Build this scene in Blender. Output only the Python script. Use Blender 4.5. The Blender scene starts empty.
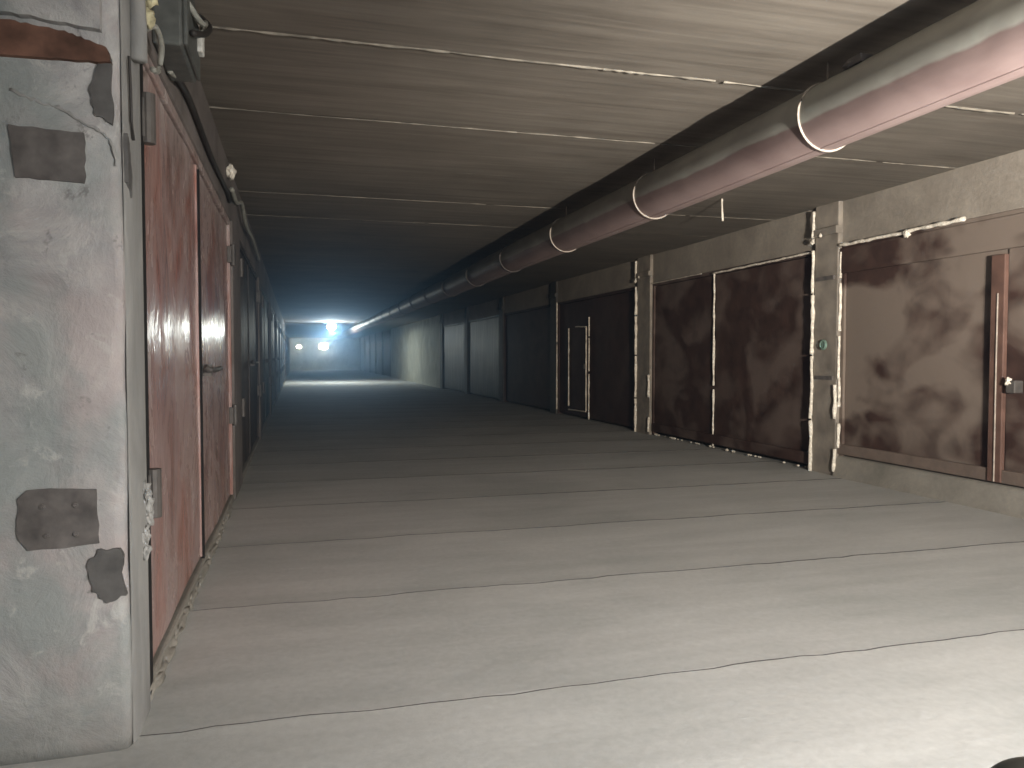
import bpy, bmesh, math, random
from mathutils import Vector, noise
random.seed(7)
PI = math.pi
scene = bpy.context.scene
col = scene.collection
H = 2.85; XL = -0.52; XR = 5.45; YB = -4.2; YE = 70.0
PITCH = 1.3; Y0 = 2.72

# ------------------------------------------------------------------ materials
class NT:
    def __init__(s, name):
        s.m = bpy.data.materials.new(name); s.m.use_nodes = True
        s.n = s.m.node_tree.nodes; s.l = s.m.node_tree.links
        s.bsdf = s.n['Principled BSDF']
        s.pos = s.n.new('ShaderNodeNewGeometry').outputs['Position']
    def vec(s, scale, src=None):
        v = s.n.new('ShaderNodeVectorMath'); v.operation = 'MULTIPLY'
        s.l.new(src or s.pos, v.inputs[0]); v.inputs[1].default_value = scale
        return v.outputs[0]
    def noise(s, scale=(1,1,1), sc=1.0, detail=4, rough=.55, dist=0, off=None):
        v = s.vec(scale)
        if off:
            a = s.n.new('ShaderNodeVectorMath'); a.operation = 'ADD'; s.l.new(v, a.inputs[0]); a.inputs[1].default_value = off; v = a.outputs[0]
        t = s.n.new('ShaderNodeTexNoise'); s.l.new(v, t.inputs['Vector'])
        t.inputs['Scale'].default_value = sc; t.inputs['Detail'].default_value = detail
        t.inputs['Roughness'].default_value = rough; t.inputs['Distortion'].default_value = dist
        return t.outputs['Fac']
    def ramp(s, fac, stops, interp='LINEAR'):
        r = s.n.new('ShaderNodeValToRGB'); s.l.new(fac, r.inputs['Fac']); r.color_ramp.interpolation = interp
        e = r.color_ramp.elements
        while len(e) < len(stops): e.new(.5)
        for el, (p, c) in zip(e, stops):
            el.position = p; el.color = (c, c, c, 1) if not hasattr(c, '__len__') else (*c, 1)
        return r.outputs['Color']
    def mix(s, fac, a, b, mode='MIX'):
        m = s.n.new('ShaderNodeMix'); m.data_type = 'RGBA'; m.blend_type = mode
        for i, v in ((0, fac), (6, a), (7, b)):
            if hasattr(v, 'links') or hasattr(v, 'is_linked'): s.l.new(v, m.inputs[i])
            elif i == 0: m.inputs[i].default_value = v
            else: m.inputs[i].default_value = (*v, 1)
        return m.outputs[2]
    def math(s, op, a, b=None, c=None):
        m = s.n.new('ShaderNodeMath'); m.operation = op
        for i, v in enumerate((a, b, c)):
            if v is None: continue
            if hasattr(v, 'is_linked'): s.l.new(v, m.inputs[i])
            else: m.inputs[i].default_value = v
        return m.outputs[0]
    def axis(s, i):
        x = s.n.new('ShaderNodeSeparateXYZ'); s.l.new(s.pos, x.inputs[0]); return x.outputs[i]
    def bump(s, h, strength=.3, dist=.02):
        b = s.n.new('ShaderNodeBump'); s.l.new(h, b.inputs['Height'])
        b.inputs['Strength'].default_value = strength; b.inputs['Distance'].default_value = dist
        s.l.new(b.outputs[0], s.bsdf.inputs['Normal'])
    def set(s, color=None, rough=.8, metal=0, spec=.3):
        for k, v in (('Base Color', color), ('Roughness', rough), ('Metallic', metal), ('Specular IOR Level', spec)):
            if v is None: continue
            i = s.bsdf.inputs[k]
            if hasattr(v, 'is_linked'): s.l.new(v, i)
            elif hasattr(v, '__len__'): i.default_value = (*v, 1)
            else: i.default_value = v
        return s.m

def simple(name, c, rough=.7, metal=0, spec=.3, var=.25, sc=18):
    t = NT(name)
    f = t.noise(sc=sc)
    lo = tuple(x*(1-var) for x in c); hi = tuple(min(1, x*(1+var)) for x in c)
    cc = t.ramp(f, [(.3, lo), (.7, hi)])
    t.bump(f, .15, .005)
    return t.set(cc, rough, metal, spec)

def m_floor():
    t = NT('floor_concrete')
    big = t.noise((.7, 1, 1), 1.1, 5, .6, .4)
    c = t.ramp(big, [(.25, (.44, .452, .44)), (.5, (.53, .538, .525)), (.75, (.60, .603, .588))])
    fine = t.noise((1, 1, 1), 28, 4, .7)
    c = t.mix(.5, c, t.ramp(fine, [(.3, .72), (.7, 1.0)]), 'MULTIPLY')
    sw = t.noise((.35, 2.6, 1), 2.2, 3, .5, .3)                 # broom streaks across the slabs
    c = t.mix(.45, c, t.ramp(sw, [(.35, .78), (.65, 1.0)]), 'MULTIPLY')
    # dirt gathered just past each slab joint
    y = t.math('ADD', t.axis(1), t.math('MULTIPLY', t.noise((1, 1, 1), 2.0), .05))
    f = t.math('FRACT', t.math('DIVIDE', t.math('SUBTRACT', y, Y0 + .02), PITCH))
    d = t.ramp(f, [(0, .86), (.12, .94), (.5, 1.0), (1, 1.02)])
    c = t.mix(.8, c, d, 'MULTIPLY')
    t.bump(t.math('ADD', t.noise(sc=9, detail=6), t.math('MULTIPLY', fine, .4)), .25, .012)
    return t.set(c, .9, 0, .2)

def m_ceiling():
    t = NT('ceiling_concrete')
    st = t.noise((.5, 9, 1), 1.6, 5, .65, .5)                    # board marks across
    c = t.ramp(st, [(.3, (.125, .108, .09)), (.55, (.18, .16, .136)), (.75, (.225, .203, .172))])
    b = t.noise((1, 1, 1), .9, 4, .6)
    c = t.mix(.7, c, t.ramp(b, [(.3, .7), (.65, 1.05)]), 'MULTIPLY')
    t.bump(st, .25, .01)
    return t.set(c, .85, 0, .25)

def m_wall(name, lo, mid, hi, rough=.85):
    t = NT(name)
    b = t.noise((1, 1, .8), 1.7, 6, .62, .6)
    c = t.ramp(b, [(.28, lo), (.5, mid), (.72, hi)])
    f = t.noise(sc=22, detail=5, rough=.7)
    c = t.mix(.45, c, t.ramp(f, [(.35, .65), (.65, 1.05)]), 'MULTIPLY')
    t.bump(t.math('ADD', b, t.math('MULTIPLY', f, .5)), .35, .02)
    return t.set(c, rough, 0, .25)

def m_pillar():
    t = NT('pillar_concrete')
    b = t.noise((1, 1, 1), 3.4, 8, .68, .5)
    c = t.ramp(b, [(.30, (.18, .181, .182)), (.44, (.29, .288, .29)), (.55, (.365, .362, .36)), (.68, (.47, .465, .455))])
    pk = t.noise((1, 1, 1), 2.2, 4, .6, .4, (5, 3, 1))
    c = t.mix(t.ramp(pk, [(.48, 0.0), (.62, .6)]), c, (.37, .315, .307))
    gr = t.noise((1, 1, .7), 2.7, 5, .6, .4, (11, 7, 4))
    c = t.mix(t.ramp(gr, [(.47, 0.0), (.60, .65)]), c, (.225, .26, .254))
    ch = t.noise((1, 1, 1), 6, 6, .72, .6, (2, 8, 3))
    c = t.mix(t.ramp(ch, [(.575, 0.0), (.66, .55)]), c, (.47, .465, .45))           # chalky wipes
    dk = t.noise((1, 1, 1), 9, 5, .7, .3, (7, 1, 6))
    c = t.mix(t.ramp(dk, [(.62, 0.0), (.68, .6)]), c, (.12, .115, .11))
    c = t.mix(t.ramp(t.axis(2), [(.0, .75), (.38, .0)]), c, (.165, .17, .158))      # darker towards the foot
    t.bump(t.math('ADD', b, t.math('MULTIPLY', ch, .4)), .55, .03)
    return t.set(c, .85, 0, .25)

def m_pale():
    t = NT('pale_plaster')
    b = t.noise((1, 1, .4), 5, 6, .6, .5)
    c = t.ramp(b, [(.3, (.20, .20, .195)), (.55, (.28, .28, .272)), (.75, (.36, .36, .35))])
    t.bump(b, .4, .02)
    return t.set(c, .85, 0, .25)

def m_redpaint():
    t = NT('worn_red_paint')
    dr = t.noise((1.0, 1.0, .42), 1.5, 2.5, .5, .6)
    c = t.ramp(dr, [(.28, (.11, .05, .042)), (.40, (.27, .145, .125)), (.49, (.38, .26, .245)), (.57, (.33, .135, .10)), (.65, (.40, .25, .225)), (.76, (.50, .42, .40))])
    b = t.noise((1, 1, .7), 2.6, 4, .6, .5, (3, 9, 2))
    c = t.mix(t.ramp(b, [(.36, 0.0), (.62, .85)]), c, (.38, .29, .275))
    z = t.math('ADD', t.axis(2), t.math('MULTIPLY', t.noise((3, 3, .5), 3), .6))
    c = t.mix(t.ramp(t.math('DIVIDE', z, 3.0), [(.80, 0.0), (.92, .8)]), c, (.47, .405, .385))
    lum = t.noise((2, 2, 1.1), 5, 4)
    t.bump(t.math('ADD', lum, t.math('MULTIPLY', dr, .3)), .3, .03)
    ro = t.ramp(b, [(.3, .16), (.7, .34)])
    return t.set(c, ro, 0, .5)

def m_brown(name, amount, tint=(.20, .164, .139)):
    """dark brown-red gate paint wiped over with pale dust smears"""
    t = NT(name)
    base = t.ramp(t.noise((1, 1, 1), 5, 4), [(.3, (.038, .022, .018)), (.7, (.070, .041, .033))])
    s = t.noise((1, .8, 1.05), 1.35, 2.5, .5, .9, (0, 1.7, .4))
    s2 = t.noise((1, 1, 1.2), 3.1, 3, .5, .6, (4, 4, 4))
    m = t.math('ADD', t.math('MULTIPLY', s, .75), t.math('MULTIPLY', s2, .25))
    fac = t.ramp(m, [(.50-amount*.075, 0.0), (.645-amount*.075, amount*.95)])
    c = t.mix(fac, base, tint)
    t.bump(t.noise(sc=7, detail=3), .1, .01)
    return t.set(c, .72, 0, .18)

def m_farglint(name, c0):
    t = NT(name)
    dr = t.noise((5, 5, .35), 1.8, 5, .7, .5)
    c = t.ramp(dr, [(.38, tuple(x*.25 for x in c0)), (.5, tuple(x*.8 for x in c0)), (.66, tuple(min(1, x*2.6) for x in c0))])  # pale streaks paint the lamp's glints into the gate colour
    t.bump(t.noise((4, 4, 1), 3, 4), .25, .02)
    return t.set(c, .55, 0, .3)

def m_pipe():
    t = NT('pipe_paint_shading')
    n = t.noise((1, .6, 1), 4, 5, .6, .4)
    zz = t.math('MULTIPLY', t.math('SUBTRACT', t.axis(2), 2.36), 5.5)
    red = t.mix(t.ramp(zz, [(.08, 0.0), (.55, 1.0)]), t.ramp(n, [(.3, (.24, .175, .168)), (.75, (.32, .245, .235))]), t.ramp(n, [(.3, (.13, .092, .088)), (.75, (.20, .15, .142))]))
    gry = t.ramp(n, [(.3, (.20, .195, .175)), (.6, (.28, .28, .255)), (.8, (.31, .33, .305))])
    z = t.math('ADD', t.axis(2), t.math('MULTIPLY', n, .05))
    f = t.ramp(t.math('MULTIPLY', t.math('SUBTRACT', z, 2.35), 5), [(.86, 0.0), (.93, 1.0)])  # grey dust above pink paint, with some shading painted into the split
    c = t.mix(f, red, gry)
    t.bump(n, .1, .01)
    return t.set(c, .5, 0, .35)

def m_emit(name, c, strength):
    t = NT(name); t.set((.9, .9, .9), .4)
    t.bsdf.inputs['Emission Color'].default_value = (*c, 1)
    t.bsdf.inputs['Emission Strength'].default_value = strength
    return t.m

M = dict(
    floor=m_floor(), gap=simple('joint_dirt', (.055, .05, .045), .95),
    ceiling=m_ceiling(), mortar=simple('joint_mortar', (.17, .155, .13), .9, var=.5, sc=9),
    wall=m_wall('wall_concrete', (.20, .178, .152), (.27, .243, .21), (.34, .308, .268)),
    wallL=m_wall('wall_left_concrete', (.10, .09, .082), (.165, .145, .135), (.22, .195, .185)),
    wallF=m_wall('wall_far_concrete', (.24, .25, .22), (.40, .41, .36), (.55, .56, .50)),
    sill=m_wall('sill_concrete', (.20, .19, .165), (.27, .255, .225), (.33, .31, .275)),
    pillar=m_pillar(), pale=m_pale(), red=m_redpaint(),
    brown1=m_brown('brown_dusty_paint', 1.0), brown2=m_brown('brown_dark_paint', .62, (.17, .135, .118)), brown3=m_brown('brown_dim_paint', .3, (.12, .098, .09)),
    rail=simple('dusty_rail_paint', (.16, .125, .105), .6, sc=6), dbrown=simple('dark_brown_paint', (.12, .07, .055), .5, sc=8),
    grey1=m_farglint('grey_glint_paint', (.045, .053, .058)), grey2=m_farglint('dark_green_glint_paint', (.05, .06, .058)), grey3=m_farglint('brown_glint_paint', (.07, .055, .048)),
    column=simple('column_grey_paint', (.235, .21, .182), .65, var=.3, sc=5), column_shade=simple('column_grey_shaded', (.06, .056, .052), .7, var=.3, sc=5), foam=simple('pale_foam', (.72, .68, .6), .9, var=.35, sc=30),
    yfoam=simple('yellow_foam', (.50, .46, .30), .9, var=.3, sc=25),
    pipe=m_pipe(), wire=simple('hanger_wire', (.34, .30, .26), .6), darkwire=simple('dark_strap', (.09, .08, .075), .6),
    plate=simple('weathered_steel', (.105, .096, .092), .75, var=.45, sc=11), patch=simple('dark_bare_patch', (.095, .092, .09), .85, var=.3, sc=16),
    rust=simple('rust_brown', (.125, .066, .047), .85, var=.6, sc=9), steel=simple('old_grey_steel', (.10, .092, .086), .55, .3, sc=14),
    cable=simple('black_cable', (.03, .027, .025), .55), gcable=simple('grey_cable', (.27, .27, .24), .6), box=simple('box_dark_plastic', (.085, .09, .085), .6),
    white=simple('white_plastic', (.6, .6, .56), .6), green=simple('green_enamel', (.16, .25, .21), .5),
    black=simple('gap_shade_black', (.012, .011, .011), .9), carpaint=simple('dark_gloss', (.26, .30, .31), .3, .1, .5, .05),
    glass=simple('car_glass', (.02, .025, .03), .08, 0, .6, .05), rubber=simple('rubber', (.025, .025, .025), .85), chrome=simple('wheel_metal', (.4, .4, .4), .35, .8),
    bulb=m_emit('lamp_glow', (.80, .93, 1.0), 120), bulbfar=m_emit('far_lamp_glow', (.80, .92, 1.0), 25), lens=m_emit('headlight_lens', (1, .95, .88), 3.0), dullens=simple('headlight_dull', (.3, .32, .33), .2),
)

# ------------------------------------------------------------------ mesh helpers
class MB:
    def __init__(s): s.v = []; s.f = []; s.mi = []
    def add(s, vs, fs, mi=0):
        o = len(s.v); s.v += [tuple(v) for v in vs]; s.f += [tuple(i + o for i in f) for f in fs]; s.mi += [mi]*len(fs)
    def box(s, x0, x1, y0, y1, z0, z1, mi=0):
        x0, x1 = sorted((x0, x1)); y0, y1 = sorted((y0, y1)); z0, z1 = sorted((z0, z1))
        v = [(x, y, z) for x in (x0, x1) for y in (y0, y1) for z in (z0, z1)]
        s.add(v, [(0,1,3,2),(4,6,7,5),(0,4,5,1),(2,3,7,6),(0,2,6,4),(1,5,7,3)], mi)
    def tube(s, pts, r, seg=8, jit=0, mi=0, cap=True, squash=None):
        pts = [Vector(p) for p in pts]; n = len(pts); vs = []; fs = []
        for i, p in enumerate(pts):
            d = (pts[min(i+1, n-1)] - pts[max(i-1, 0)])
            if d.length < 1e-6: d = Vector((0, 0, 1))
            d.normalize()
            up = Vector((0, 0, 1)) if abs(d.z) < .9 else Vector((1, 0, 0))
            a = d.cross(up).normalized(); b = a.cross(d)
            rr = r[i] if hasattr(r, '__len__') else r
            if jit: rr *= 1 + jit*random.uniform(-1, 1)
            for k in range(seg):
                t = 2*PI*k/seg; vs.append(p + (a*math.cos(t) + b*math.sin(t))*rr)
        for i in range(n-1):
            for k in range(seg):
                k2 = (k+1) % seg
                fs.append((i*seg+k, i*seg+k2, (i+1)*seg+k2, (i+1)*seg+k))
        if cap: fs += [tuple(range(seg))[::-1], tuple((n-1)*seg + k for k in range(seg))]
        s.add(vs, fs, mi)
    def ring(s, c, R, r, axis='y', seg=28, a0=0, a1=2*PI, mi=0):
        full = abs(a1-a0-2*PI) < 1e-6
        pts = []
        for i in range(seg+1):
            t = a0 + (a1-a0)*i/seg; u, w = R*math.cos(t), R*math.sin(t)
            pts.append((c[0]+u, c[1], c[2]+w) if axis == 'y' else (c[0], c[1]+u, c[2]+w) if axis == 'x' else (c[0]+u, c[1]+w, c[2]))
        s.tube(pts, r, 8, mi=mi, cap=not full)
    def bead(s, p0, p1, r, step=.035, jit=.55, wob=.35):
        """an uneven squeezed-out foam seam"""
        p0, p1 = Vector(p0), Vector(p1); L = (p1-p0).length; n = max(3, int(L/step)); pts = []; rs = []
        for i in range(n+1):
            p = p0.lerp(p1, i/n)
            q = p*6
            pts.append(p + Vector((0, noise.noise(q + Vector((3, 1, 2)))*r*wob*2, noise.noise(q)*r*wob*2)))
            rs.append(r*(.65 + .9*abs(noise.noise(p*5 + Vector((0, 7, 1)))) + jit*random.random()*.6))
        s.tube(pts, rs, 7)
    def blob(s, c, r, sq=(1, 1, 1), seed=0, mi=0, amp=.35):
        bm = bmesh.new(); bmesh.ops.create_icosphere(bm, subdivisions=3, radius=1)
        vs = []
        for v in bm.verts:
            k = 1 + amp*noise.noise(v.co*2.2 + Vector((seed, seed*2, 1)))
            vs.append((c[0]+v.co.x*r*sq[0]*k, c[1]+v.co.y*r*sq[1]*k, c[2]+v.co.z*r*sq[2]*k))
        fs = [tuple(v.index for v in f.verts) for f in bm.faces]; bm.free(); s.add(vs, fs, mi)
    def poly(s, pts, axis, a, b, jit=0, sub=6, mi=0):
        """irregular flat plate: outline pts in 2D, extruded from a to b along axis ('x' or 'y')"""
        out = []
        for i, p in enumerate(pts):
            q = pts[(i+1) % len(pts)]
            for k in range(sub):
                t = k/sub
                out.append((p[0]+(q[0]-p[0])*t + random.uniform(-jit, jit), p[1]+(q[1]-p[1])*t + random.uniform(-jit, jit)))
        n = len(out)
        mk = (lambda u, w, d: (d, u, w)) if axis == 'x' else (lambda u, w, d: (u, d, w))
        vs = [mk(u, w, a) for u, w in out] + [mk(u, w, b) for u, w in out]
        fs = [tuple(range(n)), tuple(range(2*n-1, n-1, -1))] + [(i, (i+1) % n, n+(i+1) % n, n+i) for i in range(n)]
        s.add(vs, fs, mi)
    def build(s, name, mats, parent=None, smooth=False, bevel=0, off=None):
        me = bpy.data.meshes.new(name)
        v = s.v if off is None else [(x-off[0], y-off[1], z-off[2]) for x, y, z in s.v]
        me.from_pydata(v, [], s.f)
        for m in (mats if isinstance(mats, (list, tuple)) else [mats]): me.materials.append(m)
        for p, i in zip(me.polygons, s.mi): p.material_index = i; p.use_smooth = smooth
        bm = bmesh.new(); bm.from_mesh(me); bmesh.ops.recalc_face_normals(bm, faces=bm.faces); bm.to_mesh(me); bm.free()
        o = bpy.data.objects.new(name, me); col.objects.link(o)
        if parent: o.parent = parent
        if bevel:
            b = o.modifiers.new('bevel', 'BEVEL'); b.width = bevel; b.segments = 2; b.limit_method = 'ANGLE'
        return o

def tag(o, label, cat, group=None):
    o['label'] = label; o['category'] = cat
    if group: o['group'] = group
    return o
def thing(name, label, cat, loc=(0, 0, 0), rz=0, group=None):
    o = bpy.data.objects.new(name, None); col.objects.link(o); o.location = loc; o.rotation_euler = (0, 0, rz)
    o.empty_display_size = .2
    return tag(o, label, cat, group)
def struct(o):
    o['kind'] = 'structure'; return o
def kids(o): return [c for c in bpy.data.objects if c.parent == o]
def copy_tree(o, parent=None):
    c = o.copy(); col.objects.link(c); c.parent = parent
    for ch in kids(o): copy_tree(ch, c)
    return c

# ------------------------------------------------------------------ the setting
b = MB()
joints = [Y0 + PITCH*k for k in range(-6, 53)]
NX = 90
for j in range(len(joints)-1):
    ya, yb = joints[j], joints[j+1]
    near = ya < 14
    nx = NX if near else 12
    x0, x1 = -3.6, 5.75
    tilt = random.uniform(-.001, .0025)
    rows = [0, .004/PITCH, .5, 1-.004/PITCH, 1]
    vs = []
    for ri, r in enumerate(rows):
        for i in range(nx+1):
            x = x0+(x1-x0)*i/nx
            wa = .0015 + .0022*max(0, min(7, ya-2.2)) + .003*noise.noise(Vector((x*3.1, ya*7, 0))); wb = .0015 + .0022*max(0, min(7, yb-2.2)) + .003*noise.noise(Vector((x*3.1, yb*7, 4)))
            sh = .012*noise.noise(Vector((x*1.3, 5, 0)))
            ja = ya + .024*noise.noise(Vector((x*1.9, ya, 1))) + .022*noise.noise(Vector((x*6, ya, 1)))
            jb = yb + .024*noise.noise(Vector((x*1.9, yb, 1))) + .022*noise.noise(Vector((x*6, yb, 1)))
            fade = .2+.8*max(0, min(1, (x+.3+noise.noise(Vector((x, ya, 9))))/3.2))       # joints narrow towards the left
            lo, hi = ja+abs(wa)*fade, jb-abs(wb)*fade
            y = lo+(hi-lo)*r
            z = tilt*(r-.5) + .002*noise.noise(Vector((x, y, 2)))
            z = z if ri < 4 else z-.003
            vs.append((x, y, z))
    n = nx+1
    fs = [(r*n+i, r*n+i+1, (r+1)*n+i+1, (r+1)*n+i) for r in range(4) for i in range(nx)]
    b.add(vs, fs, 0)
    base = len(vs)
    # slab sides going down into the joint
    for row in (0, 4):
        top = vs[row*n:(row+1)*n]; bot = [(x, y, -.03) for x, y, z in top]
        b.add(top+bot, [(i, i+1, n+i+1, n+i) for i in range(nx)], 1)
b.box(-3.6, 5.75, YB-.2, YE+.2, -.12, -.028, 1)
struct(b.build('floor', [M['floor'], M['gap']]))

b = MB()
cj = [1.44 + PITCH*k for k in range(-5, 55)]     # 4.04 5.34 6.64 ...
for j in range(len(cj)-1):
    ya, yb = cj[j], cj[j+1]
    near = ya < 12; nx = 40 if near else 6
    x0, x1 = -3.6, 5.75; dz = random.uniform(-.006, .006); tl = random.uniform(-.006, .006)
    for i in range(nx):
        xa, xb = x0+(x1-x0)*i/nx, x0+(x1-x0)*(i+1)/nx
        f = lambda x, y: H + dz + tl*(y-ya) + .004*noise.noise(Vector((x*.8, y*1.4, 3)))
        b.add([(xa, ya, f(xa, ya)), (xb, ya, f(xb, ya)), (xb, yb, f(xb, yb)), (xa, yb, f(xa, yb))], [(0, 3, 2, 1)], 0)
    if 2.5 < ya < 10:       # mortar squeezed along the joint
        x = XL
        w0 = (.0095 if ya < 4.5 else .0045)
        while x < XR:
            L = random.uniform(.25, .9)
            pts = []; rs = []
            for k in range(9):
                xx = x+L*k/8
                pts.append((xx, ya+.012*noise.noise(Vector((xx*2, ya, 0))), H-.002)); rs.append(w0*(.5+random.random()*.9))
            b.tube(pts, rs, 6, mi=1); x += L*random.choice((.98, .98, 1.0, 1.12))
b.box(-3.6, 5.75, YB-.2, YE+.2, H+.02, H+.2, 0)
struct(b.build('ceiling', [M['ceiling'], M['mortar']]))

LP, LG = 4.9, 4.0                                    # left gates
LY = [3.03 + LP*k for k in range(13)]
b = MB()
b.box(XL-.42, XL, 3.03, YE, 2.41, H+.03)             # lintel over the gates
for i, y in enumerate(LY):
    ye = LY[i+1] if i+1 < len(LY) else YE
    b.box(XL-.42, XL+.008, y+LG, ye, 0, 2.41)        # pier between gates
    b.box(XL-.42, XL-.16, y, y+LG, -.02, 2.41)       # dark back behind the gate
b.box(-3.6, -1.7, 2.64, 2.96, -.02, H+.03)
b.box(-3.6, -3.4, YB, 2.64, -.02, H+.03)
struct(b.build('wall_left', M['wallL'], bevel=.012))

RG = [(2.35, 6.77), (7.15, 11.15), (11.64, 15.72), (16.12, 20.15), (20.58, 24.65), (25.08, 29.1), (46.4, 50.4), (50.85, 54.85), (55.3, 59.3), (59.75, 63.75), (64.2, 68.2)]
b = MB()
b.box(XR, XR+.4, -2.2, 29.6, 2.40, H+.03)
b.box(XR+.16, XR+.4, -2.2, 29.6, -.02, 2.40)
b.box(XR, XR+.4, YB, -2.1, -.02, H+.03)
b.box(XR, XR+.4, 45.9, YE, 2.40, H+.03); b.box(XR+.16, XR+.4, 45.9, YE, -.02, 2.40)
struct(b.build('wall_right', M['wall'], bevel=.01))
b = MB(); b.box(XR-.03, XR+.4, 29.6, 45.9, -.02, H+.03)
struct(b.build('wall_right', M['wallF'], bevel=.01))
b = MB(); b.box(-3.6, XR+.4, YE, YE+.2, -.02, H+.03)
struct(b.build('wall_far', M['wallF']))
b = MB(); b.box(-3.6, XR+.4, YB-.2, YB, -.02, H+.03)
struct(b.build('wall_back', M['wall']))
# raised sill under the nearest right gate: irregular foot
b = MB()
n = 60; prof = []
for i in range(n+1):
    y = -2.2+(6.77+2.2)*i/n
    k = .02*noise.noise(Vector((y*2.2, 1, 0)))
    x = XR-.055-abs(k)*.6
    prof += [(x-.03-k, y, -.02), (x-.02, y, .03+k), (x+.02, y, .19), (XR-.012, y, .215), (XR+.16, y, .215)]
b.add(prof, [(i*5+k, i*5+k+1, (i+1)*5+k+1, (i+1)*5+k) for i in range(n) for k in range(4)])
o = struct(b.build('trim_1', M['sill'], smooth=True))

# ------------------------------------------------------------------ concrete pillar, front left
pt = thing('concrete_pillar', 'pale grey cracked concrete pillar filling the left edge beside the rust-red gate', 'pillar', (-1.1, 2.8, 0))
off = (-1.1, 2.8, 0)
b = MB()
# plan outline with a worn front corner, lofted upwards
nz = 60; ring = []
def edge(z):
    return .014*noise.noise(Vector((z*2.3, 0, 0))) + .006*noise.noise(Vector((z*9, 3, 0)))
for i in range(nz+1):
    z = H*i/nz
    e = edge(z); c = .022 + .016*noise.noise(Vector((z*3.7, 8, 0)))
    row = [(-1.7, 3.0)]
    row += [(-1.7+(1.16-c)*k/10 + (0), 2.64) for k in range(10)]
    row += [(XL-c*1.3+e*.5, 2.642), (XL-c*.35+e, 2.642+c*.35), (XL+e*.6, 2.64+c*1.3), (XL+.004, 2.8), (XL, 3.0)]
    ring.append([(x, y+(.004*noise.noise(Vector((x*3, y, z*3))) if y < 2.7 else 0), z) for x, y in row])
m = len(ring[0])
vs = [p for r in ring for p in r]
fs = [(i*m+k, i*m+(k+1) % m, (i+1)*m+(k+1) % m, (i+1)*m+k) for i in range(nz) for k in range(m)]
fs += [tuple(range(m)), tuple(nz*m+k for k in range(m))]
b.add(vs, fs)
b.build('pillar_body', M['pillar'], pt, off=off, smooth=True)
b = MB()      # pale rendered edge on the side that faces the passage
pv = []
for i in range(61):
    z = 2.80*i/60
    w = .012*noise.noise(Vector((z*4, 1, 5)))
    pv += [(XL+.004, 2.672+w*.6, z), (XL+.012+.004*noise.noise(Vector((z*7, 2, 2))), 2.70+w, z), (XL+.012, 2.93, z), (XL+.002, 2.985+w*.4, z)]
b.add(pv, [(i*4+k, i*4+k+1, (i+1)*4+k+1, (i+1)*4+k) for i in range(60) for k in range(3)])
b.build('plaster_edge', M['pale'], pt, off=off, smooth=True)['label'] = 'pale rendered side edge'
F = 2.64
b = MB(); b.poly([(-.82, 1.94), (-.615, 1.93), (-.615, 1.775), (-.80, 1.785)], 'y', F-.008, F+.02, .003)
b.build('embedded_plate', M['plate'], pt, off=off)['label'] = 'upper square steel plate'
b = MB(); b.poly([(-.815, .815), (-.79, .845), (-.60, .84), (-.595, .665), (-.79, .655), (-.82, .70)], 'y', F-.008, F+.02, .003)
for dx, dz in ((-.75, .79), (-.66, .79), (-.74, .70), (-.66, .70)): b.blob((dx, F-.008, dz), .010, (1, .5, .8), dx*9)
b.build('embedded_plate', M['plate'], pt, off=off)['label'] = 'lower square steel plate with four weld spots'
b = MB(); b.poly([(-.635, .60), (-.60, .645), (-.535, .645), (-.525, .50), (-.575, .475), (-.615, .52)], 'y', F-.007, F+.02, .005)
b.build('bare_patch', M['patch'], pt, off=off)['label'] = 'dark bare patch below the lower plate'
b = MB(); b.poly([(-.60, 2.06), (-.565, 2.165), (-.535, 2.16), (-.535, 1.96), (-.585, 1.99)], 'y', F-.007, F+.02, .004)
b.build('bare_patch', M['patch'], pt, off=off)['label'] = 'dark bare patch under the rust strip'
b = MB(); b.poly([(2.675, 1.95), (2.71, 1.93), (2.74, 1.83), (2.73, 1.76), (2.68, 1.80)], 'x', XL-.01, XL+.018, .004)
b.build('bare_patch', M['patch'], pt, off=off)['label'] = 'dark bare patch on the side edge'
b = MB()
pts = [(-1.7, 2.228), (-1.2, 2.235), (-.80, 2.24), (-.66, 2.225), (-.545, 2.19), (-.535, 2.145), (-.7, 2.14), (-1.7, 2.14)]
b.poly(pts, 'y', F-.022, F+.02, .003, 10)
b.build('rust_strip', M['rust'], pt, off=off)['label'] = 'rust-brown strip across the top'
b = MB()      # the block of concrete above the strip
b.poly([(-1.7, 2.25), (-.80, 2.262), (-.56, 2.235), (-.55, 2.84), (-1.7, 2.84)], 'y', F-.03, F+.02, .004, 10)
b.build('head_block', M['pillar'], pt, off=off)
b = MB()      # crack with a proud lip
cr = [(-.81, 2.045), (-.76, 2.02), (-.70, 2.005), (-.66, 1.99), (-.62, 1.96), (-.57, 1.94), (-.535, 1.90), (-.53, 1.82)]
cp = []
for k in range(len(cr)-1):
    for q in range(5):
        t_ = q/5; cp.append((cr[k][0]+(cr[k+1][0]-cr[k][0])*t_+random.uniform(-.004, .004), F+.001, cr[k][1]+(cr[k+1][1]-cr[k][1])*t_+random.uniform(-.005, .005)))
b.tube(cp, [random.uniform(.002, .0075) for _ in cp], 6)
b.build('crack_lip', M['pale'], pt, off=off, smooth=True)
b = MB()      # broken plaster at the lower hinge
for k in range(5):
    b.blob((XL+.01, 2.86+random.uniform(-.05, .09), .78-.05*k), .038, (.45, 1, .9), k*3.1, amp=.8)
b.build('broken_plaster', M['pale'], pt, off=off)
b = MB()
b.tube([(XL+.02, 2.71, 2.20), (XL+.022, 2.715, 2.10), (XL+.02, 2.73, 2.0), (XL+.02, 2.76, 1.95)], .005, 6)
b.build('dark_crack', M['cable'], pt, off=off)

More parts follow.
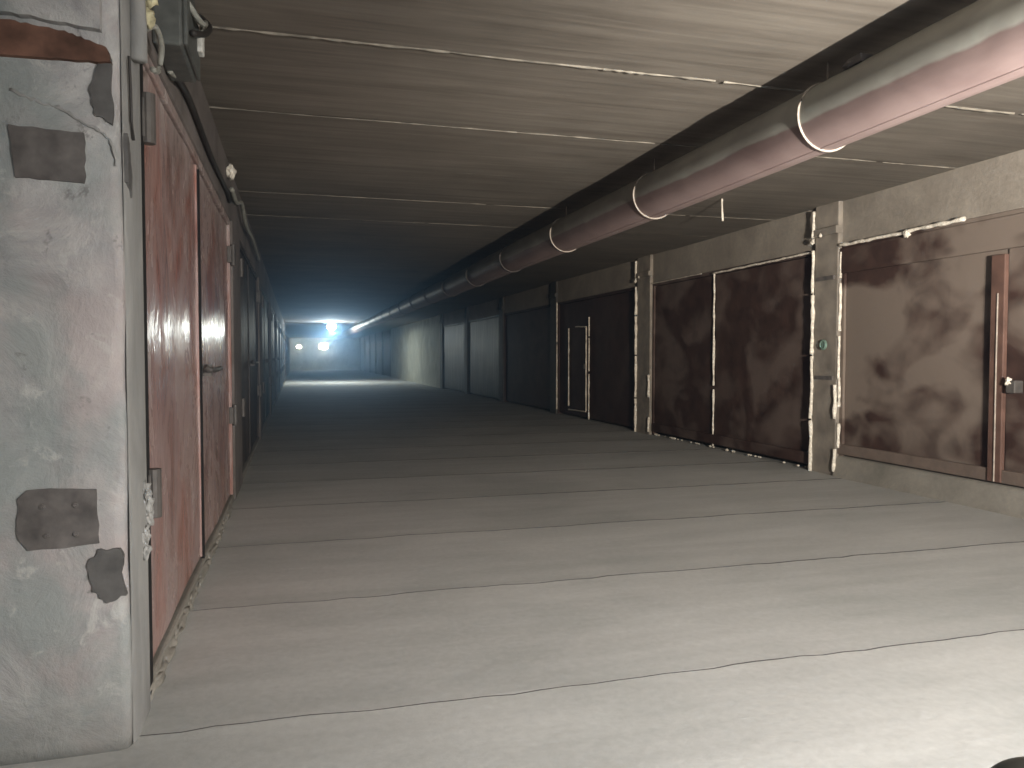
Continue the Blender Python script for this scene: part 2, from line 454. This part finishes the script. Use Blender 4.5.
# post, foam, box and cables above the first left gate
b = MB()
pts = [(XL+.03+.004*random.random(), 2.80, 2.22+.62*k/12) for k in range(13)]
b.tube(pts, .028, 10, .08)
tag(b.build('conduit_tube', M['pale'], smooth=True), 'whitish vertical conduit at the top of the pillar side', 'conduit')
for k, (y, z, r) in enumerate([(2.97, 2.62, .045), (2.99, 2.52, .038), (2.97, 2.43, .026)]):
    b = MB(); b.blob((XL+.035, y, z), r, (.8, .9, 1.2), k*4.0, amp=.5)
    tag(b.build('foam_lump', M['yfoam'], smooth=True), ('topmost', 'middle', 'lowest and smallest')[k] + ' yellowish foam lump beside the junction box, above the gate hinge', 'foam', 'foam lumps over the first left gate')
jb = thing('junction_box', 'dark grey junction box in the top left corner under the ceiling', 'junction box', (XL, 3.45, 2.58))
b = MB(); b.box(0, .11, -.20, .24, -.13, .22); b.build('box_body', M['box'], jb, bevel=.012)
b = MB(); b.box(.11, .128, -.19, .23, -.12, .10); b.build('box_cover', M['box'], jb, bevel=.006)
b = MB(); b.box(.125, .15, .12, .19, -.03, .06); b.build('terminal', M['white'], jb, bevel=.006)
def cable(name, pts, r, mat, label, cat='cable', group=None):
    P = [Vector(p) for p in pts]; out = []
    for i in range(len(P)-1):
        p0, p1, p2, p3 = P[max(i-1, 0)], P[i], P[i+1], P[min(i+2, len(P)-1)]
        for k in range(6):
            t = k/6
            out.append(.5*((2*p1)+(-p0+p2)*t+(2*p0-5*p1+4*p2-p3)*t*t+(-p0+3*p1-3*p2+p3)*t**3))
    out.append(P[-1]); b = MB(); b.tube(out, r, 8)
    o = b.build(name, mat, smooth=True)
    return tag(o, label, cat, group) if label else o
cable('cable', [(XL+.02, 3.73, 2.49), (XL+.02, 4.2, 2.53), (XL+.02, 5.2, 2.50), (XL+.02, 6.3, 2.52), (XL+.022, 6.6, 2.49)], .017, M['cable'], 'straight dark cable running from the junction box along the left lintel')
_c = cable('cable', [(XL+.07, 3.28, 2.72), (XL+.15, 3.4, 2.62), (XL+.16, 3.56, 2.66), (XL+.13, 3.78, 2.74), (XL+.05, 3.72, 2.50), (XL+.02, 3.55, 2.45)], .012, M['gcable'], None)
_c.parent = jb; _c.matrix_parent_inverse.translation = (-XL, -3.45, -2.58); _c['label'] = 'grey cable looping over the box front'
cable('cable', [(XL+.02, 3.0, 2.40), (XL+.05, 3.02, 2.42), (XL+.05, 3.15, 2.40), (XL+.03, 3.2, 2.33), (XL+.03, 3.08, 2.29)], .011, M['gcable'], 'short grey cable bent over the top gate hinge')
_c = cable('cable', [(XL+.14, 3.3, 2.52), (XL+.17, 3.5, 2.60), (XL+.16, 3.7, 2.72), (XL+.06, 3.74, 2.80)], .013, M['cable'], None)
_c.parent = jb; _c.matrix_parent_inverse.translation = (-XL, -3.45, -2.58); _c['label'] = 'black cable crossing the box cover'
cable('cable', [(XL+.02, 6.85, 2.64), (XL+.03, 7.2, 2.6), (XL+.05, 7.6, 2.66), (XL+.05, 8.2, 2.56), (XL+.05, 9.4, 2.6), (XL+.05, 11, 2.55)], .02, M['gcable'], 'sagging grey cable bundle on the left lintel past the first gate')
b = MB(); b.blob((XL+.03, 6.62, 2.73), .055, (.6, 1.2, 1), 3.3, amp=.7)
tag(b.build('foam_lump', M['foam'], smooth=True), 'whitish foam lump high on the left wall past the first gate', 'foam')

# ------------------------------------------------------------------ garage gates
def frame_mb(x0, x1, L, z0, z1, w):
    m = MB(); m.box(x0, x1, 0, w, z0, z1); m.box(x0, x1, L-w, L, z0, z1); m.box(x0, x1, w, L-w, z1-w, z1); return m

def left_gate(y, mat, label, seam=1.80, first=False, group=None, fr=None):
    g = thing('garage_gate', label, 'gate', (XL, y, 0), 0, group)
    fr = fr or mat
    frame_mb(-.15, -.012, LG, .0, 2.41, .05).build('gate_frame', fr, g, bevel=.006)
    for k, (a, c) in enumerate(((.055, seam-.006), (seam+.006, LG-.055))):
        m = MB()
        nu, nv = (16, 20) if first else (4, 5)
        vs = []
        for i in range(nu+1):
            for j in range(nv+1):
                yy = a+(c-a)*i/nu; zz = .075+(2.35-.075)*j/nv
                warp = .010*noise.noise(Vector((yy*1.2+y, zz*1.1, k*5)))+.004*noise.noise(Vector((yy*4+y, zz*3, k)))
                if i in (0, nu): warp *= .3
                vs.append((-.03+warp, yy, zz))
        n = nv+1
        fs = [(i*n+j, (i+1)*n+j, (i+1)*n+j+1, i*n+j+1) for i in range(nu) for j in range(nv)]
        m.add(vs, fs)
        m.box(-.07, -.045, a, c, .075, 2.35)
        # welded edge strips
        m.box(-.05, -.021, a, a+.035, .075, 2.35); m.box(-.05, -.021, c-.035, c, .075, 2.35)
        lf = m.build('leaf', mat, g, smooth=False)
    m = MB()
    for z in (.745, 2.11):
        m2 = MB(); m2.tube([(.012, .045, z-.09), (.012, .045, z+.09)], .026, 12); m2.box(-.03, .005, .02, .11, z-.07, z+.07)
        m2.build('hinge', M['steel'], g, bevel=.003)
        m3 = MB(); m3.tube([(.012, LG-.045, z-.09), (.012, LG-.045, z+.09)], .024, 10); m3.box(-.03, .005, LG-.11, LG-.02, z-.07, z+.07)
        m3.build('hinge', M['steel'], g, bevel=.003)
    m = MB()
    m.tube([(.012, seam-.04, 1.19), (.035, seam-.02, 1.17), (.045, seam+.15, 1.165), (.045, seam+.55, 1.17)], .016, 8)
    m.box(-.02, .03, seam+.12, seam+.17, 1.13, 1.2)
    m.build('bolt', M['steel'], g, smooth=False)
    m = MB(); m.box(-.16, -.005, 0, LG, -.02, .06); m.build('threshold', M['sill'], g, bevel=.012)
    if first:
        m = MB()
        for k in range(26):
            yy = .1+3.5*k/26; m.blob((-.012, yy, .012), .028, (.8, 4.5, 1.0), k*1.7, amp=.9)
        m.build('mortar_fillet', M['sill'], g, smooth=True)
        m = MB(); m.box(-.03, -.003, -.028, .05, .0, 2.33); m.build('hinge_gap_shade', M['black'], g)  # solid black strip standing in for the shade in the hinge gap
        m = MB(); m.box(-.028, -.0105, seam-.016, seam+.016, .03, 2.33); m.build('seam_gap_shade', M['black'], g)  # black strip painted in as the shade between the leaves
    return g

order = ['first', 'second', 'third', 'fourth', 'fifth', 'sixth', 'seventh']
left_gate(LY[0], M['red'], 'worn rust-red double garage gate on the left right behind the concrete pillar', 1.80, True)
lm = ['grey3', 'grey2', 'grey3', 'grey1', 'grey2', 'grey1']
for i in range(1, 7):
    txt = ['', 'dark brownish double gate on the left wall directly beyond the rust-red one',
           'dark greenish gate on the left wall, third counting from the concrete pillar',
           'brownish gate on the left wall, fourth counting from the concrete pillar',
           'grey streaked gate on the left wall, fifth counting from the concrete pillar',
           'dark gate on the left wall, sixth counting from the concrete pillar',
           'grey gate on the left wall, seventh from the pillar, lit by the ceiling lamp'][i]
    left_gate(LY[i], M[lm[i-1]], txt, 1.9)
proto = left_gate(LY[7], M['grey1'], 'dim gate on the left wall far beyond the ceiling lamp', 1.9, group='far left gates beyond the lamp')
for i in range(8, 13):
    c = copy_tree(proto); c.location = (XL, LY[i], 0)

def right_gate(y0, y1, mat, label, z0=.04, seam=None, far=False, group=None, rail=None, mat2=None):
    """local +y runs down the passage, -x faces the passage"""
    L = y1-y0; g = thing('garage_gate', label, 'gate', (XR-.03, y0, 0), 0, group); seam = seam or L/2
    frame_mb(.02, .15, L, z0-.04, 2.40, .05).build('gate_frame', rail or mat, g, bevel=.006)
    for a, c in ((.055, seam-.006), (seam+.006, L-.055)):
        m = MB(); nu, nv = (10, 12) if not far else (2, 2); vs = []
        for i in range(nu+1):
            for j in range(nv+1):
                yy = a+(c-a)*i/nu; zz = z0+(2.34-z0)*j/nv
                vs.append((.045+.008*noise.noise(Vector((yy*1.5+y0, zz*1.3, a))), yy, zz))
        n = nv+1
        m.add(vs, [(i*n+j, i*n+j+1, (i+1)*n+j+1, (i+1)*n+j) for i in range(nu) for j in range(nv)])
        m.box(.06, .085, a, c, z0, 2.34)
        lf = m.build('leaf', mat if (a < 1 or not mat2) else mat2, g)
    if far:
        for a in (.04, L-.04):
            for z in (.6, 1.9):
                m = MB(); m.tube([(.02, a, z-.09), (.02, a, z+.09)], .024, 8); m.build('hinge', M['steel'], g)
    return g, L, seam

def bead(g, segs, r=.016, name='foam_bead'):
    for p0, p1 in segs:
        m = MB(); m.bead(p0, p1, r); m.build(name, M['foam'], g, smooth=True)

# nearest right gate
g, L, s = right_gate(*RG[0], M['brown1'], 'dusty brown double gate nearest the camera on the right, above a raised sill', .23, 4.85-2.35, rail=M['brown1'])
m = MB(); m.box(-.014, .03, s-.02, s+.105, .236, 2.06); m.build('overlap_bar', M['dbrown'], g, bevel=.006)
m = MB(); m.tube([(-.018, s+.035, .24), (-.02, s+.035, 1.2), (-.018, s+.035, 1.75)], .006, 8); m.build('bolt_rod', M['wire'], g)
m = MB(); m.box(-.005, .045, .0, L, 2.10, 2.36); m.build('top_rail', M['brown1'], g, bevel=.01)
m = MB(); m.box(.0, .045, .0, L, .232, .34); m.build('bottom_rail', M['rail'], g, bevel=.008)
lk = MB(); lk.box(-.05, .04, s-.16, s-.08, .96, 1.06); o = lk.build('lock', M['steel'], g, bevel=.008)
m = MB(); m.blob((-.045, s-.1, 1.05), .028, (.6, 1, 1.2), 2.2, amp=.8); m.build('foam_blob', M['foam'], o, smooth=True)
bead(g, [((-.016, L+.0, 2.385), (-.016, 5.22-2.35, 2.40)), ], .018)
bead(g, [((.0, L-.015, .30), (.0, L-.015, .55)), ((.0, L-.015, .72), (.0, L-.015, 1.02)), ((-.01, L-.015, 1.0), (-.01, L-.015, 1.45)), ((.0, L-.015, 1.5), (.0, L-.015, 2.0)), ((.0, L-.015, 2.05), (.0, L-.015, 2.32))], .016)
m = MB(); m.blob((-.02, 5.85-2.35, 2.37), .035, (.7, 1, 1), 1.1, amp=.6); m.build('foam_blob', M['foam'], g, smooth=True)
# second right gate
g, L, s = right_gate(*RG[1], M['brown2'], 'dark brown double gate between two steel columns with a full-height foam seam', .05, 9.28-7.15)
m = MB(); m.box(.0, .045, .05, L-.05, .06, .19); m.build('bottom_rail', M['brown2'], g, bevel=.008)
bead(g, [((.02, s, .03), (.02, s, .8)), ((.02, s, .85), (.02, s, 2.37)), ((-.006, s, 2.36), (-.006, .02, 2.375)), ((.0, .03, .05), (.0, .03, .9)), ((.0, .03, .95), (.0, .03, 2.3))], .013)
bead(g, [((-.006, L-.02, 2.39), (-.006, s+.3, 2.39)), ], .006)
m = MB()
for k in range(34):
    yy = .05+(L-.1)*random.random(); m.blob((.0, yy, .022), random.uniform(.008, .02), (.8, 1.3, .7), k*1.3, amp=.5)
m.build('foam_crumbs', M['foam'], g)['kind'] = 'stuff'
# third right gate with the wicket
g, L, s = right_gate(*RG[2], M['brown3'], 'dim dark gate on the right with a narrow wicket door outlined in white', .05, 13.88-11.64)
m = MB(); w0, w1 = 13.98-11.64, 14.97-11.64
m.box(.015, .045, w0, w1, .18, 1.82); wd = m.build('wicket_door', M['brown3'], g, bevel=.006)
bead(wd, [((.0, w0, .18), (.0, w0, 1.82)), ((.0, w1, .22), (.0, w1, 1.82)), ((.0, w0, 1.82), (.0, w0+.6, 1.84)), ((.0, w0, .17), (.0, w1, .15))], .012, 'white_outline')
m = MB(); m.box(-.02, .02, w0+.06, w0+.12, 1.0, 1.1); m.build('handle', M['steel'], wd, bevel=.004)
bead(g, [((.02, s, .02), (.02, s, .9)), ((.02, s, .95), (.02, s, 1.6)), ((.02, s, 1.63), (.02, s, 2.0)), ((-.01, L-.03, .1), (-.01, L-.03, 1.5)), ((-.01, L-.03, 1.55), (-.01, L-.03, 2.4))], .014)
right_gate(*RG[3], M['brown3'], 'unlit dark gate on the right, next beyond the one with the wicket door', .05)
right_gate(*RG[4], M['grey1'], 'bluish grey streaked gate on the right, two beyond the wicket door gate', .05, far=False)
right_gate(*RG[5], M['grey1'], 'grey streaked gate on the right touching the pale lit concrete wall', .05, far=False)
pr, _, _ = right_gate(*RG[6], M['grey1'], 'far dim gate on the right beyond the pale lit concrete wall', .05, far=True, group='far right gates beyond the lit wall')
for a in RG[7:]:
    c = copy_tree(pr); c.location = (XR-.03, a[0], 0)

# ------------------------------------------------------------------ right columns
def column(y0, y1, label, detail=0, group=None):
    cm = M['column'] if detail else M['column_shade']  # far columns use a darkened grey with the dimness painted in
    g = thing('steel_column', label, 'column', (XR-.02, y0, 0), 0, group); w = y1-y0
    m = MB(); m.box(-.03, .16, .004, w-.004, -.02, H+.01); m.build('column_shaft', cm, g, bevel=.012)
    m = MB(); m.box(-.062, .1, .0, w, 2.52, 2.6); m.build('cap_plate', cm, g, bevel=.008)
    if detail:
        r = .02
        for yy, x in ((w+.003, -.045), (.0, -.045)):
            for a, c in (((.0, .55), (.57, 1.25), (1.27, 1.9), (1.92, 2.38)) if yy > .1 else ((.05, .28), (.6, .95))):
                m = MB(); m.bead((x, yy, a), (x, yy, c), r); m.build('foam_bead', M['foam'], g, smooth=True)
        m = MB(); m.bead((-.05, w, 2.52), (-.05, w, 2.8), .018); m.build('foam_bead', M['foam'], g, smooth=True)
        for yy, z, q in ((w-.13, 2.53, .022), (w, 2.48, .03)):
            m = MB(); m.blob((-.06, yy, z), q, (.6, 1, 1), z*9, amp=.7); m.build('foam_blob', M['foam'], g, smooth=True)
    if detail == 1:
        m = MB(); m.tube([(-.05, w*.48, 1.37), (-.062, w*.48, 1.37)], .055, 16); m.ring((-.064, w*.48, 1.37), .042, .008, 'x'); m.build('round_lock_cover', M['green'], g, smooth=False)
        m = MB(); m.box(-.05, -.02, .05, w-.05, 1.0, 1.04); m.box(-.05, -.02, .05, w-.05, 2.05, 2.09); m.build('weld_strip', M['plate'], g)
    return g
column(6.77, 7.15, 'nearest grey steel column on the right, with a small round green cover', 1)
column(11.15, 11.64, 'second grey steel column on the right, between the two dark brown gates', 2)
column(15.72, 16.12, 'dark column on the right just beyond the wicket door gate')
column(20.15, 20.58, 'dark column on the right before the bluish grey streaked gate')
column(24.65, 25.08, 'dark column on the right between the two grey streaked gates')
column(29.1, 29.6, 'dark column on the right at the near end of the pale lit wall')
c0 = column(45.9, 46.4, 'far column on the right beyond the pale lit concrete wall', group='far right columns beyond the lit wall')
for y in (50.4, 54.85, 59.3, 63.75, 68.2):
    c = copy_tree(c0); c.location = (XR-.02, y, 0)

# ------------------------------------------------------------------ the pipe
PX, PZ, PR = 2.80, 2.55, .178
pp = thing('overhead_pipe', 'large dusty pink and grey pipe hung under the ceiling along the passage', 'pipe', (PX, 0, 0))
m = MB()
pts = []; ys = [YB+.02+.5*k for k in range(int((YE-YB)/.5))] + [YE-.02]
for y in ys: pts.append((0, y, PZ+.006*math.sin(y*.8)))
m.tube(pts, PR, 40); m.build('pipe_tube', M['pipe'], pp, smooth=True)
m = MB(); a = math.radians(180+77)
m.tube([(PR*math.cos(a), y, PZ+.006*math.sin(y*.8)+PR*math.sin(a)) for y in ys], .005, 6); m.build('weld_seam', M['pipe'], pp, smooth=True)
yk = 3.62 - 2.1*3; i = 0
while yk < YE-.5:
    m = MB(); z = PZ+.006*math.sin(yk*.8)
    m.ring((0, yk, z), PR+.005, .0065, 'y', 36)
    m.tube([(0, yk, z+PR+.005), (0, yk, H+.01)], .004, 6)
    m.build('hanger_ring', M['wire'] if yk < 9 else M['darkwire'], pp, smooth=True)
    yk += 2.1; i += 1
m = MB(); m.box(-.12, -.05, 3.22, 3.32, PZ+PR-.03, PZ+PR+.008); m.blob((-.085, 3.30, PZ+PR-.012), .04, (1, 1.8, .5), 4.2, amp=.5); m.build('top_clip', M['plate'], pp, bevel=.01)
m = MB(); m.bead((4.18, 7.0, 2.86), (4.19, 7.0, 2.62), .009); tag(m.build('hanging_strip', M['foam'], smooth=True), 'thin pale strip dangling from the ceiling between pipe and right column', 'strip')

# ------------------------------------------------------------------ lamps down the passage
def lamp(x, y, z, r, label, mat, power, mount='ceiling'):
    g = thing('ceiling_lamp' if mount == 'ceiling' else 'wall_lamp', label, 'lamp', (x, y, z))
    m = MB(); 
    if mount == 'ceiling':
        m.tube([(0, 0, H-z+.01), (0, 0, H-z-.05)], r*.7, 24); m.tube([(0, 0, H-z-.04), (0, 0, .02)], r*.25, 12)
        m.build('lamp_base', M['white'], g, smooth=False)
        m = MB(); m.blob((0, 0, 0), r, (1, 1, .7), 0, amp=0); m.build('lamp_globe', mat, g, smooth=True)
    else:
        m.box(-r*1.2, r*1.2, .02, .12, -r*.9, r*.9); m.build('lamp_base', M['white'], g, bevel=.02)
        m = MB(); m.blob((0, 0, 0), r, (1.1, .35, .75), 0, amp=0); m.build('lamp_globe', mat, g, smooth=True)
    if power:
        L = bpy.data.lights.new('lamp_light', 'POINT'); L.energy = power; L.color = (.66, .84, 1.0); L.shadow_soft_size = .12
        o = bpy.data.objects.new('lamp_light', L); col.objects.link(o); o.location = (x, y-(0 if mount == 'ceiling' else .4), z-(r*.7+.14 if mount == 'ceiling' else 0))
lamp(1.62, 37.0, 2.62, .21, 'brilliant bluish-white ceiling lamp glaring far down the passage', M['bulb'], 430)
lamp(.27, YE-.14, 2.06, .22, 'smaller left one of two lamps shining on the far end wall', M['bulbfar'], 25, 'wall')
lamp(2.35, YE-.14, 2.10, .38, 'larger right one of two lamps shining on the far end wall', M['bulbfar'], 70, 'wall')

# ------------------------------------------------------------------ slim dark post at the lower right
dp = thing('barrier_post', 'slim dark glossy post whose rounded top just pokes into the bottom right corner', 'post', (.469, .3755, -.013))
m = MB(); m.tube([(0, 0, z) for z in (.013, .021, .025, .93)], [.09, .09, .028, .028], 32); m.build('post_shaft', M['rubber'], dp)
m = MB(); n = 14
m.tube([(0, 0, .90+.06*k/4) for k in range(4)]+[(0, 0, .96+.036*math.sin(PI/2*k/n)) for k in range(n+1)], [.043]*4+[max(.001, .043*math.cos(PI/2*k/n)**.8) for k in range(n+1)], 40)
m.build('rounded_cap', M['carpaint'], dp, smooth=True)

def spot(name, loc, aim, energy, size, blend, color, soft):
    L = bpy.data.lights.new(name, 'SPOT'); L.energy = energy; L.color = color; L.shadow_soft_size = soft
    L.spot_size = math.radians(size); L.spot_blend = blend
    o = bpy.data.objects.new(name, L); col.objects.link(o); o.location = loc
    o.rotation_euler = (Vector(aim)-Vector(loc)).to_track_quat('-Z', 'Y').to_euler()
spot('torch_flood', (2.45, -1.4, 1.4), (3.0, 4.0, -.3), 1850, 122, 1.0, (1.0, .98, .95), .04)
spot('torch_beam', (2.45, -.6, 1.4), (3.5, 2.3, 2.95), 2900, 92, 1.0, (1.0, .95, .88), .025)

L = bpy.data.lights.new('soft_fill', 'AREA'); L.shape = 'RECTANGLE'; L.size = 2.6; L.size_y = 1.6; L.energy = 75; L.color = (.97, .98, 1.0)
o = bpy.data.objects.new('soft_fill', L); col.objects.link(o); o.location = (1.2, -3.6, 1.5); o.rotation_euler = (PI/2, 0, -.1)

# ------------------------------------------------------------------ camera, world
w = bpy.data.worlds.new('world'); scene.world = w; w.use_nodes = True
w.node_tree.nodes['Background'].inputs[0].default_value = (.01, .012, .015, 1)
cam = bpy.data.cameras.new('camera'); co = bpy.data.objects.new('camera', cam); col.objects.link(co)
yaw = math.atan(216/769); pitch = math.atan(29/769*math.cos(yaw))
co.location = (0, 0, 1.25); co.rotation_euler = (PI/2-pitch, 0, -yaw)
cam.sensor_width = 36; cam.lens = 769/1024*36; cam.clip_end = 200; cam.clip_start = .02
scene.camera = co
vs_ = w.node_tree.nodes.new('ShaderNodeVolumeScatter')      # blue haze added all through the passage to imitate the lamp's lens bloom
vs_.inputs['Color'].default_value = (.35, .62, 1, 1); vs_.inputs['Density'].default_value = .016; vs_.inputs['Anisotropy'].default_value = .86
w.node_tree.links.new(vs_.outputs[0], w.node_tree.nodes['World Output'].inputs['Volume'])
scene.view_settings.view_transform = 'Standard'
scene.view_settings.look = 'None'
scene.cycles.max_bounces = 6; scene.cycles.diffuse_bounces = 4; scene.cycles.glossy_bounces = 3
